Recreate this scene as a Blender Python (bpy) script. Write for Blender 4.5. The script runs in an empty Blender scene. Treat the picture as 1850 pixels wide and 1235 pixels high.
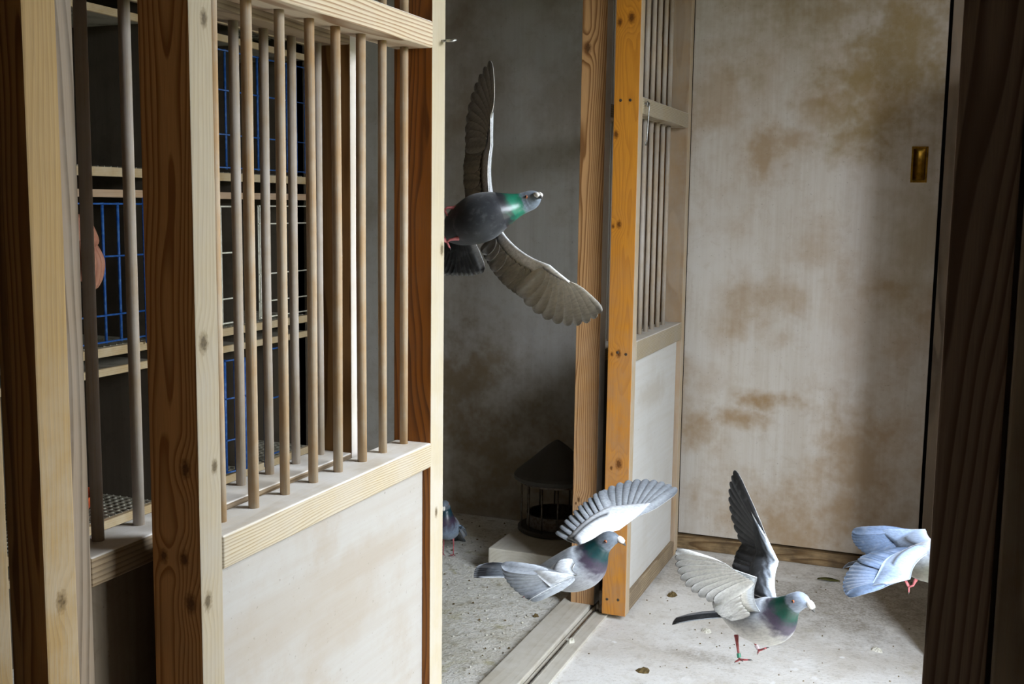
import bpy, bmesh, math, random
from mathutils import Vector, Matrix, Quaternion
random.seed(7)
S = bpy.context.scene
COL = S.collection
R = math.radians

# ------------------------------------------------------------------ camera
F_PX, PITCH, ROLL, YAW, EYE = 1990.0, 0.12444, 0.01333, 0.37472, 1.45
fw = Vector((-math.sin(YAW)*math.cos(PITCH), math.cos(YAW)*math.cos(PITCH), -math.sin(PITCH)))
rt = Vector((math.cos(YAW), math.sin(YAW), 0)); up = rt.cross(fw)
r2 = rt*math.cos(ROLL) + up*math.sin(ROLL); u2 = up*math.cos(ROLL) - rt*math.sin(ROLL)
cam_data = bpy.data.cameras.new('camera'); cam = bpy.data.objects.new('camera', cam_data); COL.objects.link(cam)
M = Matrix((r2, u2, -fw)).transposed().to_4x4(); M.translation = (0, 0, EYE); cam.matrix_world = M
cam_data.sensor_width = 36.0; cam_data.lens = 36.0*F_PX/1850.0; cam_data.clip_start = 0.02
S.camera = cam

# ------------------------------------------------------------------ light
W = bpy.data.worlds.new('overcast_sky'); S.world = W; W.use_nodes = True
bg = W.node_tree.nodes['Background']; bg.inputs[0].default_value = (0.87, 0.95, 1.06, 1); bg.inputs[1].default_value = 32.0
# sampling portal in the open window (gives no light of its own)
pl = bpy.data.lights.new('window_portal', 'AREA'); pl.shape = 'RECTANGLE'; pl.size = 1.75; pl.size_y = 2.3
po = bpy.data.objects.new('window_portal', pl); COL.objects.link(po)
po.location = (0.62, 2.15, 1.36); po.rotation_euler = (0, R(90), 0); pl.size = 2.10; pl.size_y = 1.06
pl.cycles.is_portal = True
S.view_settings.view_transform = 'Standard'; S.view_settings.look = 'None'
S.view_settings.gamma = 1.0; S.view_settings.use_curve_mapping = False
S.view_settings.exposure = 0.0

# ------------------------------------------------------------------ node helpers
def lin(h):
    if isinstance(h, str):
        h = h.lstrip('#'); h = [int(h[i:i+2], 16)/255 for i in (0, 2, 4)]
    return tuple((c/12.92 if c <= .04045 else ((c+.055)/1.055)**2.4) for c in h)

class NB:
    def __init__(s, name):
        s.m = bpy.data.materials.new(name); s.m.use_nodes = True
        s.t = s.m.node_tree; s.t.nodes.clear()
        s.out = s.new('ShaderNodeOutputMaterial'); s.b = s.new('ShaderNodeBsdfPrincipled')
        s.t.links.new(s.b.outputs[0], s.out.inputs[0])
    def new(s, t): return s.t.nodes.new(t)
    def put(s, inp, v):
        if isinstance(v, bpy.types.NodeSocket): s.t.links.new(v, inp)
        elif isinstance(v, (tuple, list)) and len(v) == 3 and inp.type == 'RGBA': inp.default_value = (*v, 1)
        else: inp.default_value = v
    def math(s, op, a, b=0.0, c=0.0, clamp=False):
        n = s.new('ShaderNodeMath'); n.operation = op; n.use_clamp = clamp
        s.put(n.inputs[0], a); s.put(n.inputs[1], b); s.put(n.inputs[2], c); return n.outputs[0]
    def vm(s, op, a, b=(0, 0, 0)):
        n = s.new('ShaderNodeVectorMath'); n.operation = op
        s.put(n.inputs[0], a); s.put(n.inputs[1], b)
        return n.outputs['Value'] if op in ('LENGTH', 'DISTANCE', 'DOT_PRODUCT') else n.outputs[0]
    def mix(s, f, a, b, mode='MIX'):
        n = s.new('ShaderNodeMix'); n.data_type = 'RGBA'; n.blend_type = mode; n.clamp_factor = True
        s.put(n.inputs[0], f); s.put(n.inputs[6], a); s.put(n.inputs[7], b); return n.outputs[2]
    def noise(s, v, scale, detail=3.0, rough=.55, dist=0.0):
        n = s.new('ShaderNodeTexNoise'); s.put(n.inputs['Vector'], v)
        n.inputs['Scale'].default_value = scale; n.inputs['Detail'].default_value = detail
        n.inputs['Roughness'].default_value = rough; n.inputs['Distortion'].default_value = dist
        return n.outputs['Fac']
    def ramp(s, f, stops):
        n = s.new('ShaderNodeValToRGB'); s.put(n.inputs[0], f)
        e = n.color_ramp.elements
        while len(e) < len(stops): e.new(0.5)
        for el, (p, c) in zip(e, stops):
            el.position = p; el.color = (*c, 1) if len(c) == 3 else c
        return n.outputs[0]
    def mr(s, v, a, b, c=0.0, d=1.0, smooth=True):
        n = s.new('ShaderNodeMapRange'); n.interpolation_type = 'SMOOTHSTEP' if smooth else 'LINEAR'
        s.put(n.inputs[0], v)
        for i, x in enumerate((a, b, c, d)): n.inputs[i+1].default_value = x
        return n.outputs[0]
    def coord(s, k='Object'): return s.new('ShaderNodeTexCoord').outputs[k]
    def rnd(s): return s.new('ShaderNodeObjectInfo').outputs['Random']
    def sep(s, v):
        n = s.new('ShaderNodeSeparateXYZ'); s.put(n.inputs[0], v); return n.outputs
    def comb(s, x, y, z):
        n = s.new('ShaderNodeCombineXYZ'); s.put(n.inputs[0], x); s.put(n.inputs[1], y); s.put(n.inputs[2], z); return n.outputs[0]
    def bump(s, h, strength=.2, dist=.002):
        n = s.new('ShaderNodeBump'); n.inputs['Strength'].default_value = strength
        n.inputs['Distance'].default_value = dist; s.put(n.inputs['Height'], h); s.t.links.new(n.outputs[0], s.b.inputs['Normal'])
    def done(s, col, rough=.7, metal=0.0, spec=.3):
        s.put(s.b.inputs['Base Color'], col); s.put(s.b.inputs['Roughness'], rough); s.put(s.b.inputs['Metallic'], metal)
        s.put(s.b.inputs['Specular IOR Level'], spec); return s.m

def wood(name, light, dark, axis='Z', freq=150., knots=(), dust=None, dust_amt=.4, dust_z=None, rough=.65, pith=(.05, .035),
         tilt=.02, vary=.25, contrast=1.0, rand=True, spec=.25):
    """Sawn softwood: growth rings round an offset pith, fibres, knots that push the rings aside, an optional grey layer of loft dust."""
    n = NB(name); p = n.coord()
    if rand:
        off = n.math('MULTIPLY', n.rnd(), 7.3); po_ = n.vm('ADD', p, n.comb(0, 0, off) if axis == 'Z' else (n.comb(0, off, 0) if axis == 'Y' else n.comb(off, 0, 0)))
    else: po_ = p
    x, y, z = n.sep(po_)
    a, b, c = {'Z': (x, y, z), 'Y': (x, z, y), 'X': (y, z, x)}[axis]
    st = n.comb(n.math('MULTIPLY', a, 6.), n.math('MULTIPLY', b, 6.), n.math('MULTIPLY', c, .9))
    warp = n.math('MULTIPLY', n.math('SUBTRACT', n.noise(st, 1.6, 2.), .5), .035)
    ca = n.math('ADD', n.math('ADD', a, pith[0]), n.math('MULTIPLY', n.math('SINE', n.math('MULTIPLY', c, 2.1)), tilt))
    cb = n.math('ADD', b, pith[1])
    r = n.math('ADD', n.math('SQRT', n.math('ADD', n.math('MULTIPLY', ca, ca), n.math('MULTIPLY', cb, cb))), warp)
    kn = None; kn2 = None
    for (kx, ky, kz, kr) in knots:
        d = n.vm('LENGTH', n.vm('MULTIPLY', n.vm('SUBTRACT', p, (kx, ky, kz)), (1, 1, .62) if axis == 'Z' else ((1, .62, 1) if axis == 'Y' else (.62, 1, 1))))
        g = n.math('MULTIPLY', n.mr(d, 0, kr*4.0, 1, 0), kr*.75)
        r = n.math('ADD', r, g)
        d2 = n.math('ADD', d, n.math('MULTIPLY', n.math('SUBTRACT', n.noise(p, 160, 1.), .5), kr*.9))
        k = n.mr(d2, kr*.40, kr*.85, 1, 0); k2 = n.mr(d2, kr*.8, kr*1.35, 1, 0)
        kn = k if kn is None else n.math('MAXIMUM', kn, k); kn2 = k2 if kn2 is None else n.math('MAXIMUM', kn2, k2)
    ring = n.math('FRACT', n.math('MULTIPLY', r, freq))
    mid = tuple((l*.62+d_*.38) for l, d_ in zip(light, dark))
    col = n.ramp(ring, [(0, light), (.45, tuple(l*.93+d_*.07 for l, d_ in zip(light, dark))), (.82, mid if contrast < 1 else dark), (.93, dark if contrast >= 1 else mid), (1, light)])
    fib = n.noise(n.comb(n.math('MULTIPLY', a, 700), n.math('MULTIPLY', b, 700), n.math('MULTIPLY', c, 14)), 1., 2.)
    col = n.mix(n.mr(fib, .3, .75, 0, .32), col, tuple(v*.55 for v in mid))
    big = n.noise(st, .9, 3.)
    col = n.mix(n.math('MULTIPLY', n.mr(big, .38, .7), vary), col, tuple(d_*.8 for d_ in dark))
    rg = rough
    if dust is not None:
        dn = n.noise(p, 9., 5., .65)
        f = n.mr(n.math('ADD', n.math('MULTIPLY', dn, .7), n.math('MULTIPLY', fib, .35)), .34, .72)
        f = n.math('MULTIPLY', f, dust_amt)
        if dust_z:
            f = n.math('MULTIPLY', f, n.mr(n.sep(p)[2], dust_z[0], dust_z[1], 1.0, dust_z[2]))
        col = n.mix(f, col, dust)
    if kn is not None:
        col = n.mix(n.math('MULTIPLY', kn2, .55), col, tuple(d_*.6 for d_ in dark))
        col = n.mix(n.math('MULTIPLY', kn, .88), col, n.mix(n.noise(p, 210, 2.), (.016, .009, .005), tuple(d_*.6 for d_ in dark)))
    n.bump(n.math('ADD', n.math('MULTIPLY', ring, .5), fib), .25, .0008)
    return n.done(col, rg, 0, spec)

def blobs(n, p, lst, warp=.06, wscale=5.):
    """soft irregular patches, stains as well as painted light and shade, each with its own place and size on the board"""
    w = n.noise(p, wscale, 4., .6)
    w2 = n.noise(p, wscale*4, 4., .65)
    out = None
    for (c, s, amt) in lst:
        d = n.vm('LENGTH', n.vm('MULTIPLY', n.vm('SUBTRACT', p, c), tuple(1/v if v else 0 for v in s)))
        d = n.math('ADD', d, n.math('ADD', n.math('MULTIPLY', n.math('SUBTRACT', w, .5), 1.9), n.math('MULTIPLY', n.math('SUBTRACT', w2, .5), .9)))
        k = n.math('MULTIPLY', n.mr(d, .25, 1.5, 1, 0), amt)
        out = k if out is None else n.math('MAXIMUM', out, k)
    return out

def plywood(name, base, fibre, stain_shade, axis=2, lst=(), lst2=(), light_tint=(0, 0, 0), lst3=(), stain3=(0, 0, 0), mottled=.35, rough=.75, streak=.25, vary=3.0, spec=.2):
    n = NB(name); p = n.coord(); x, y, z = n.sep(p)
    k = [60., 60., 60.]; k[axis] = 2.2
    st = n.comb(n.math('MULTIPLY', x, k[0]), n.math('MULTIPLY', y, k[1]), n.math('MULTIPLY', z, k[2]))
    f1 = n.noise(st, 1., 4., .6); fine = n.noise(st, 6., 2.)
    k2 = [9., 9., 9.]; k2[axis] = 1.
    f2 = n.noise(n.comb(n.math('MULTIPLY', x, k2[0]), n.math('MULTIPLY', y, k2[1]), n.math('MULTIPLY', z, k2[2])), 1., 4.)
    m = n.noise(p, vary, 6., .62)
    col = n.mix(n.math('MULTIPLY', n.mr(f1, .35, .7), streak), base, fibre)
    col = n.mix(n.math('MULTIPLY', n.mr(f2, .45, .72), streak*.8), col, fibre)
    col = n.mix(n.math('MULTIPLY', n.mr(m, .46, .68), mottled), col, stain_shade)
    if lst: col = n.mix(blobs(n, p, lst), col, stain_shade)
    if lst2: col = n.mix(blobs(n, p, lst2, wscale=4.), col, light_tint)
    if lst3: col = n.mix(blobs(n, p, lst3, wscale=3.5), col, stain3)
    m2 = n.noise(p, 13., 6., .7, .8)
    col = n.mix(n.math('MULTIPLY', n.mr(m2, .5, .72), mottled*.6), col, fibre)
    sp = n.noise(p, 120., 2.)
    col = n.mix(n.mr(sp, .68, .76, 0, .35), col, tuple(v*.35 for v in fibre))
    n.bump(n.math('ADD', fine, n.math('MULTIPLY', f1, .7)), .18, .0007)
    return n.done(col, rough, 0, spec)

def plain(name, col, rough=.6, metal=0., spec=.4, var=.0, dirt=None, scale=40., bumps=0.):
    n = NB(name); p = n.coord(); c = col
    if dirt is not None:
        c = n.mix(n.math('MULTIPLY', n.mr(n.noise(p, scale, 4., .6), .42, .68), var), col, dirt)
    if bumps: n.bump(n.noise(p, scale*3, 3.), bumps, .001)
    return n.done(c, rough, metal, spec)

# ------------------------------------------------------------------ mesh helpers
def bx(bm, x0, x1, y0, y1, z0, z1, bev=.0015, seg=2):
    r = bmesh.ops.create_cube(bm, size=1.0)
    vs = r['verts']
    for v in vs:
        v.co = Vector(((x0+x1)/2+v.co.x*(x1-x0), (y0+y1)/2+v.co.y*(y1-y0), (z0+z1)/2+v.co.z*(z1-z0)))
    if bev:
        es = list({e for v in vs for e in v.link_edges})
        bmesh.ops.bevel(bm, geom=es, offset=bev, segments=seg, profile=.6, affect='EDGES')

def tube(bm, pts, rad, n=10, cap=True):
    """a round bar through a list of points; rad a number or one per point"""
    pts = [Vector(q) for q in pts]; rs = rad if isinstance(rad, (list, tuple)) else [rad]*len(pts)
    rings = []; prev = None
    for i, q in enumerate(pts):
        t = (pts[min(i+1, len(pts)-1)]-pts[max(i-1, 0)]).normalized()
        if prev is None:
            a = Vector((0, 0, 1)) if abs(t.z) < .9 else Vector((1, 0, 0)); u = t.cross(a).normalized()
        else:
            u = (prev - t*prev.dot(t)).normalized()
        prev = u; v = t.cross(u)
        rings.append([bm.verts.new(q + (u*math.cos(k*2*math.pi/n)+v*math.sin(k*2*math.pi/n))*rs[i]) for k in range(n)])
    for a, b in zip(rings, rings[1:]):
        for k in range(n): bm.faces.new((a[k], a[(k+1) % n], b[(k+1) % n], b[k]))
    if cap:
        bm.faces.new(rings[0][::-1]); bm.faces.new(rings[-1])

def lathe(bm, prof, c, n=40, close=False):
    rings = [[bm.verts.new((c[0]+r*math.cos(2*math.pi*k/n), c[1]+r*math.sin(2*math.pi*k/n), c[2]+z)) for k in range(n)] for r, z in prof]
    for a, b in zip(rings, rings[1:]):
        for k in range(n): bm.faces.new((a[k], a[(k+1) % n], b[(k+1) % n], b[k]))
    if close:
        a, b = rings[-1], rings[0]
        for k in range(n): bm.faces.new((a[k], a[(k+1) % n], b[(k+1) % n], b[k]))
    else:
        bm.faces.new(rings[0][::-1]); bm.faces.new(rings[-1])

def obj(name, bm, mats, parent=None, smooth=False, slot=None, local=False, smooth_ang=None):
    """link the bmesh as ONE mesh object; world coordinates become local to the parent's place"""
    bmesh.ops.recalc_face_normals(bm, faces=bm.faces)
    if slot:
        for f in bm.faces: f.material_index = slot(f)
    me = bpy.data.meshes.new(name)
    if parent is not None and not local:
        o0 = parent.location
        q = parent
        while q.parent: q = q.parent; o0 = o0 + q.location
        bmesh.ops.translate(bm, verts=bm.verts, vec=-o0)
    bm.to_mesh(me); bm.free()
    for m in (mats if isinstance(mats, (list, tuple)) else [mats]): me.materials.append(m)
    if smooth:
        for p in me.polygons: p.use_smooth = True
    o = bpy.data.objects.new(name, me); COL.objects.link(o)
    if parent is not None: o.parent = parent
    return o

def at_origin(o, loc):
    """move a top-level mesh's origin to loc without moving its geometry"""
    o.data.transform(Matrix.Translation(-Vector(loc))); o.location = loc; return o

def tag(o, label=None, cat=None, group=None, kind=None):
    if label: o['label'] = label
    if cat: o['category'] = cat
    if group: o['group'] = group
    if kind: o['kind'] = kind
    return o

def thing(name, label, cat, loc=(0, 0, 0), group=None):
    o = bpy.data.objects.new(name, None); COL.objects.link(o); o.location = loc; o.empty_display_size = .05
    return tag(o, label, cat, group)

def B(): return bmesh.new()
def struct(name, bm, m, parent=None, smooth=False, slot=None):
    o = obj(name, bm, m, parent, smooth, slot)
    if parent is None: o['kind'] = 'structure'
    return o

# ------------------------------------------------------------------ measurements of the loft
XA = -0.978                      # room-side face of the sliding cage doors
XB = -1.064                      # their loft-side face
XF, XG = -1.10, -1.185           # faces of the fixed cage partition behind the track
YB = 4.53                        # boarded door at the end
CEIL = 2.80

# ------------------------------------------------------------------ materials
DUST = lin('#b9b0a6')
m_ply_door = plywood('bleached_plywood', lin('#a29d97'), lin('#938778'), lin('#8a7251'), axis=1,
                     lst=[((0, .50, .775), (9, .22, .035), .30), ((0, .30, .745), (9, .30, .035), .24), ((0, .42, .69), (9, .14, .05), .28), ((0, .22, .78), (9, .18, .03), .2)], mottled=.3, vary=5., streak=.2)
m_ply_door2 = plywood('bleached_plywood_far', lin('#d6d4d0'), lin('#c6beb2'), lin('#b3a590'), axis=1,
                      lst=[((0, .35, .76), (9, .2, .05), .4)], mottled=.15, vary=5.)
m_back = plywood('stained_plywood', lin('#cdc6bd'), lin('#b3a492'), lin('#a18562'), axis=2,
     lst=[((-.71, 0, 1.66), (.11, 9, .12), .8), ((-.59, 0, 1.72), (.10, 9, .05), .7), ((-.50, 0, 1.84), (.12, 9, .10), .55), ((-.50, 0, 1.33), (.11, 9, .12), .5), ((-.60, 0, 1.08), (.10, 9, .10), .55),
          ((-.66, 0, .66), (.13, 9, .045), 1.0), ((-.76, 0, .58), (.12, 9, .05), .9), ((-.93, 0, .50), (.10, 9, .10), .8), ((-.62, 0, .92), (.05, 9, .05), .6), ((-.55, 0, .20), (.40, 9, .17), .75),
          ((-.24, 0, .42), (.22, 9, .34), .75), ((-.90, 0, 1.93), (.13, 9, .20), .55), ((-.74, 0, 2.0), (.10, 9, .16), .35), ((-.86, 0, 1.02), (.06, 9, .16), .35), ((-.33, 0, 1.0), (.14, 9, .30), .35)],
     lst2=[((-.20, 0, 1.98), (.30, 9, .42), .85), ((-.5, 0, 2.3), (.55, 9, .32), .65), ((-.10, 0, 1.4), (.16, 9, .5), .5)], light_tint=lin('#8d7540'),  # olive blobs put the yellowish light of top and right into the colour
     lst3=[((-.90, 0, 1.30), (.10, 9, .24), .55), ((-.76, 0, 1.22), (.12, 9, .12), .5), ((-.90, 0, .80), (.09, 9, .14), .4), ((-.66, 0, 1.62), (.03, 9, .05), .6), ((-.45, 0, .85), (.14, 9, .14), .35)], stain3=lin('#d2cdc7'),
     mottled=.65, vary=3.0, streak=.3)
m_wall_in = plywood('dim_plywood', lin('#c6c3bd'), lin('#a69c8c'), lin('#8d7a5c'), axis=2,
     lst=[((-2.05, 0, .55), (.28, 9, .40), .85), ((-1.6, 0, .22), (.8, 9, .42), .8), ((-1.5, 0, 1.9), (.25, 9, .35), .45), ((-2.05, 0, 2.0), (.2, 9, .3), .4)], mottled=.5, vary=2.6, streak=.15)  # wide low blob paints the door panel's shade; the others are stains
m_dark_ply = plywood('old_dark_plywood', lin('#776a59'), lin('#4f3e2a'), lin('#3f2d18'), axis=2, mottled=.5)
m_ceil = plywood('ceiling_board', lin('#b7ab98'), lin('#97866d'), lin('#8a7450'), axis=1, mottled=.4)

# faces of the cage doors: the room side bleached by light and dust, the closing edges still varnished orange
K_left_near = [(XA, 1.303, 1.700, .008), (XA, 1.287, 1.248, .010), (XA, 1.306, 1.064, .007), (XA, 1.284, .867, .009),
               (-1.001, 1.269, 1.066, .009), (-1.043, 1.269, .931, .007), (-1.007, 1.269, .932, .008), (-.997, 1.269, .866, .010)]
m_nearA = wood('bleached_pine', lin('#a8997f'), lin('#86724f'), freq=170, dust=lin('#9d968c'), dust_amt=.55, dust_z=(.95, 1.75, .35), vary=.15, contrast=.5,
               knots=[(0, ky-1.269, kz, kr) for (kx, ky, kz, kr) in K_left_near[:4]], rand=False)
m_nearB = wood('brown_pine', lin('#c79a66'), lin('#8a5a2c'), freq=230, pith=(.043, .05), tilt=.022, dust=lin('#8d7b66'), dust_amt=.25, dust_z=(.9, 1.5, .2), vary=.35,
               knots=[(kx-XA, 0, kz, kr) for (kx, ky, kz, kr) in K_left_near[4:]], rand=False, rough=.5)
m_creamA = wood('pale_pine', lin('#b5a88f'), lin('#988463'), freq=200, dust=lin('#b5b0aa'), dust_amt=.6, dust_z=(.7, 1.7, .3), vary=.12, contrast=.5,
                knots=[(0, .812, 1.355, .009), (0, .791, .799, .007)], rand=False)
m_amberB = wood('amber_pine', lin('#9e5f1e'), lin('#6b3a0c'), freq=260, pith=(.3, .5), tilt=.01, dust=lin('#7b6a58'), dust_amt=.15, vary=.3, rand=False, rough=.45)
m_rail = wood('rail_pine', lin('#bdae94'), lin('#93805f'), axis='Y', freq=210, dust=lin('#aca49a'), dust_amt=.45, vary=.15, pith=(.02, .05), tilt=.01)
m_rail_mid = wood('rail_pine_bold', lin('#cdbb9e'), lin('#8f6b48'), axis='Y', freq=130, dust=lin('#c4bcb0'), dust_amt=.2, vary=.1, pith=(.03, .015), tilt=.012)
m_railtop = wood('dusty_rail_top', lin('#d8cfc0'), lin('#b5a48c'), axis='Y', freq=90, dust=lin('#dedad4'), dust_amt=.9, vary=.2, contrast=.5)
K_far = [(-1.054, 0, 1.685, .009), (-1.036, 0, 1.387, .009), (-1.057, 0, 1.380, .005), (-1.050, 0, 2.05, .009), (-1.010, 0, 2.063, .012), (-1.026, 0, .948, .009), (-1.050, 0, .945, .005), (-1.015, 0, .564, .012), (-1.042, 0, .547, .005)]
m_orangeB = wood('orange_varnished_pine', lin('#cf8a2c'), lin('#9a5812'), freq=300, pith=(.02, .16), tilt=.012, dust=lin('#a67f5c'), dust_amt=.85, dust_z=(.5, 1.7, .08), vary=.25, contrast=.7,
                 knots=[(x-XA, 0, z, r) for x, y, z, r in K_far], rand=False, rough=.42, spec=.4)
m_farA = wood('sunbleached_pine', lin('#c9b08c'), lin('#a08258'), freq=170, dust=lin('#c4bbb0'), dust_amt=.65, vary=.15, contrast=.5, rand=False, knots=[(0, .72, 1.46, .010)])
m_far_in = wood('greyed_pine', lin('#b09474'), lin('#7d5f40'), freq=150, dust=lin('#a99d90'), dust_amt=.6, vary=.2, contrast=.5, knots=[(-.045, .70, 1.43, .010), (-.06, .70, 2.10, .009)], rand=False)
m_jamb = wood('jamb_pine', lin('#c59765'), lin('#7d5228'), freq=190, pith=(.0, .06), tilt=.02, dust=lin('#a39080'), dust_amt=.35, dust_z=(.4, 1.4, .2), vary=.3,
              knots=[(.022, 0, 1.98, .012), (.023, 0, .405, .006), (.045, 0, .375, .013), (.012, 0, .39, .004)], rand=False)
m_grey = wood('weathered_grey_pine', lin('#93806a'), lin('#66543f'), freq=95, dust=lin('#8f857a'), dust_amt=.4, vary=.25, pith=(.02, .02), tilt=.03)
m_tan = wood('tan_pine', lin('#ab8b58'), lin('#80622f'), freq=260, pith=(.4, .2), tilt=.01, dust=lin('#b0a38e'), dust_amt=.6, dust_z=(.9, 1.5, .15), vary=.2, contrast=.5,
             knots=[(0.02, .028, .925, .010)], rand=False)
m_brownB = wood('dark_brown_pine', lin('#ae8452'), lin('#6f4a22'), freq=210, pith=(.01, .06), tilt=.03, vary=.35, dust=lin('#6f6252'), dust_amt=.2)
m_darkpost = wood('dark_stained_post', lin('#8b7666'), lin('#5a4638'), freq=80, pith=(.03, .07), tilt=.05, vary=.3, rough=.6)
m_dowel = wood('dusty_dowel', lin('#b18f66'), lin('#8f6c45'), freq=160, pith=(.03, .02), tilt=.004, dust=lin('#b0a594'), dust_amt=.85, vary=.25, contrast=.5)
m_dowel2 = wood('pale_dusty_dowel', lin('#b8a58c'), lin('#94795c'), freq=160, pith=(.03, .02), tilt=.004, dust=lin('#b9b1aa'), dust_amt=.9, vary=.2, contrast=.5)
m_thr = wood('dirty_threshold', lin('#c9c2b2'), lin('#a1957f'), axis='Y', freq=70, dust=lin('#d3cec4'), dust_amt=.95, vary=.15, contrast=.5)
m_skirt = wood('soiled_sill', lin('#a58a64'), lin('#6e5230'), axis='X', freq=160, dust=lin('#4b3d2d'), dust_amt=.8, vary=.4)
m_botrail = wood('soiled_bottom_rail', lin('#b5a386'), lin('#856d4e'), axis='Y', freq=120, dust=lin('#7a6a58'), dust_amt=.8, vary=.3)
m_nest = wood('nest_board_edge', lin('#b49a70'), lin('#84683f'), axis='Y', freq=200, dust=lin('#c9bda6'), dust_amt=.5, vary=.2, contrast=.5)
m_nest_pink = wood('planed_batten', lin('#b79878'), lin('#86684a'), axis='Y', freq=240, dust=lin('#b8a694'), dust_amt=.4, vary=.1)
m_steel = plain('galvanised_steel', lin('#a9a9a6'), .38, 1., dirt=lin('#6d6a62'), var=.6, scale=60)
m_rust = plain('dull_iron', lin('#6b6258'), .55, .8, dirt=lin('#4a3524'), var=.8, scale=80)
m_brass = plain('brass', lin('#94702a'), .3, 1., dirt=lin('#4a3812'), var=.6, scale=50)
m_blue = plain('blue_coated_wire', lin('#17488a'), .45, 0, .4, dirt=lin('#5b84b8'), var=.4, scale=70)
m_white = plain('cream_coated_wire', lin('#d9d6c6'), .45, 0, .4, dirt=lin('#a39a82'), var=.5, scale=60)
m_mesh = plain('dirty_wire_mesh', lin('#b3ae9d'), .55, .4, dirt=lin('#6d6552'), var=.7, scale=40)
m_dropboard = plain('droppings_board', lin('#8a8475'), .9, 0, .1, dirt=lin('#5c5443'), var=.8, scale=14, bumps=.3)  # grey brown board lying under the mesh floors
m_roofzinc = plain('weathered_zinc', lin('#504c46'), .7, .15, dirt=lin('#4d4941'), var=.6, scale=18, bumps=.1)
m_terracotta = plain('terracotta', lin('#c4552c'), .75, 0, .2, dirt=lin('#8d3c1d'), var=.5, scale=30)
m_black = plain('black_gap', lin('#1a1512'), .9)
m_hedge = plain('hedge_leaves', lin('#4c5a2a'), .8, 0, .1, dirt=lin('#232d12'), var=.9, scale=9, bumps=.5)
m_liner = plain('pale_wall_board', lin('#dcd6cc'), .8, 0, .1, dirt=lin('#c3b8a8'), var=.5, scale=3)
m_concrete = plain('outside_paving', lin('#8f8b82'), .9, 0, .1, dirt=lin('#6c685e'), var=.6, scale=3)

def floor_material(name, base, mid, dark, white, green, rough_amt, dirty=(), dirt=(0, 0, 0)):
    n = NB(name); p = n.coord()
    a = n.noise(p, 2.6, 6., .6); b = n.noise(p, 22., 5., .65); c = n.noise(p, 95., 4., .6); d = n.noise(p, 7., 5., .6, .6)
    col = n.mix(n.mr(a, .40, .66), base, mid)
    col = n.mix(n.math('MULTIPLY', n.mr(b, .50, .72), .55*rough_amt+.12), col, dark)
    col = n.mix(n.math('MULTIPLY', n.mr(c, .52, .70), .45*rough_amt+.15), col, dark)
    col = n.mix(n.math('MULTIPLY', n.mr(d, .58, .70), .6), col, white)
    v = n.new('ShaderNodeTexVoronoi'); n.put(v.inputs['Vector'], p); v.inputs['Scale'].default_value = 13.; v.inputs['Randomness'].default_value = 1.
    w = n.math('ADD', v.outputs['Distance'], n.math('MULTIPLY', n.math('SUBTRACT', n.noise(p, 60., 3.), .5), .55))
    col = n.mix(n.math('MULTIPLY', n.mr(w, .10, .20, 1, 0), n.mr(d, .45, .55)), col, white)
    if dirty: col = n.mix(n.math('MULTIPLY', blobs(n, p, dirty, wscale=4.), n.mr(n.math('ADD', n.math('MULTIPLY', c, .6), n.math('MULTIPLY', b, .4)), .40, .58, .45, 1.)), col, dirt)
    g = n.noise(p, 4.3, 5., .7, 1.2)
    col = n.mix(n.math('MULTIPLY', n.mr(g, .58, .70), .55*rough_amt), col, green)
    n.bump(n.math('ADD', n.math('ADD', b, n.math('MULTIPLY', c, .6)), n.math('MULTIPLY', d, .6)), .25+.6*rough_amt, .004+.004*rough_amt)
    return n.done(col, .85, 0, .15)
m_floor = floor_material('dusty_floor_boards', lin('#e6e3de'), lin('#d5cfc6'), lin('#a89d8d'), lin('#efedea'), lin('#b0a784'), .45,
                         dirty=[((-.22, 4.12, 0), (.42, .36, 9), .75), ((-.80, 4.25, 0), (.30, .22, 9), .55), ((-.70, 3.42, 0), (.13, .05, 9), .55)], dirt=lin('#8f8576'))  # darker patches: two before the end door, one small patch nearer
m_floor2 = floor_material('droppings_floor', lin('#e2dfd6'), lin('#cdc8b8'), lin('#9a9074'), lin('#efece4'), lin('#a89f66'), 1.0)

# ------------------------------------------------------------------ room shell
b = B(); bx(b, -1.235, .68, -1.2, 4.75, -.08, 0, 0); struct('floor', b, m_floor)
b = B(); bx(b, -2.75, -1.235, -1.2, 4.75, -.08, -.002, 0); struct('floor', b, m_floor2)
b = B(); bx(b, -2.75, .68, -1.2, 4.75, CEIL, CEIL+.06, 0); struct('ceiling', b, m_ceil)
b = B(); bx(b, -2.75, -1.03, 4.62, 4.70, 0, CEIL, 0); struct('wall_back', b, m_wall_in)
b = B(); bx(b, -2.75, -2.68, -1.2, 4.75, 0, CEIL, 0); struct('wall_left', b, m_dark_ply)
b = B(); bx(b, -2.75, .68, -1.25, -1.2, 0, CEIL, 0); struct('wall_front', b, m_liner)
b = B()
bx(b, .60, .68, 1.5, 1.62, 0, CEIL, 0); bx(b, .60, .68, 2.68, 4.75, 0, CEIL, 0); bx(b, .60, .68, 1.62, 2.68, 0, .31, 0); bx(b, .60, .68, 1.62, 2.68, 2.41, CEIL, 0)
struct('wall_right', b, m_dark_ply)
b = B(); bx(b, .60, .68, -1.2, 1.5, 0, CEIL, 0); struct('wall_right', b, m_liner)
b = B()
bx(b, .58, .70, 1.60, 1.65, .28, 2.44, .003); bx(b, .58, .70, 2.65, 2.70, .28, 2.44, .003); bx(b, .58, .70, 1.65, 2.65, 2.38, 2.44, .003); bx(b, .56, .72, 1.65, 2.65, .28, .315, .003)
struct('window_1', b, m_grey)
b = B(); bx(b, .70, 12, -6, 10, -.10, -.02, 0); struct('ground', b, m_concrete)
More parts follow.
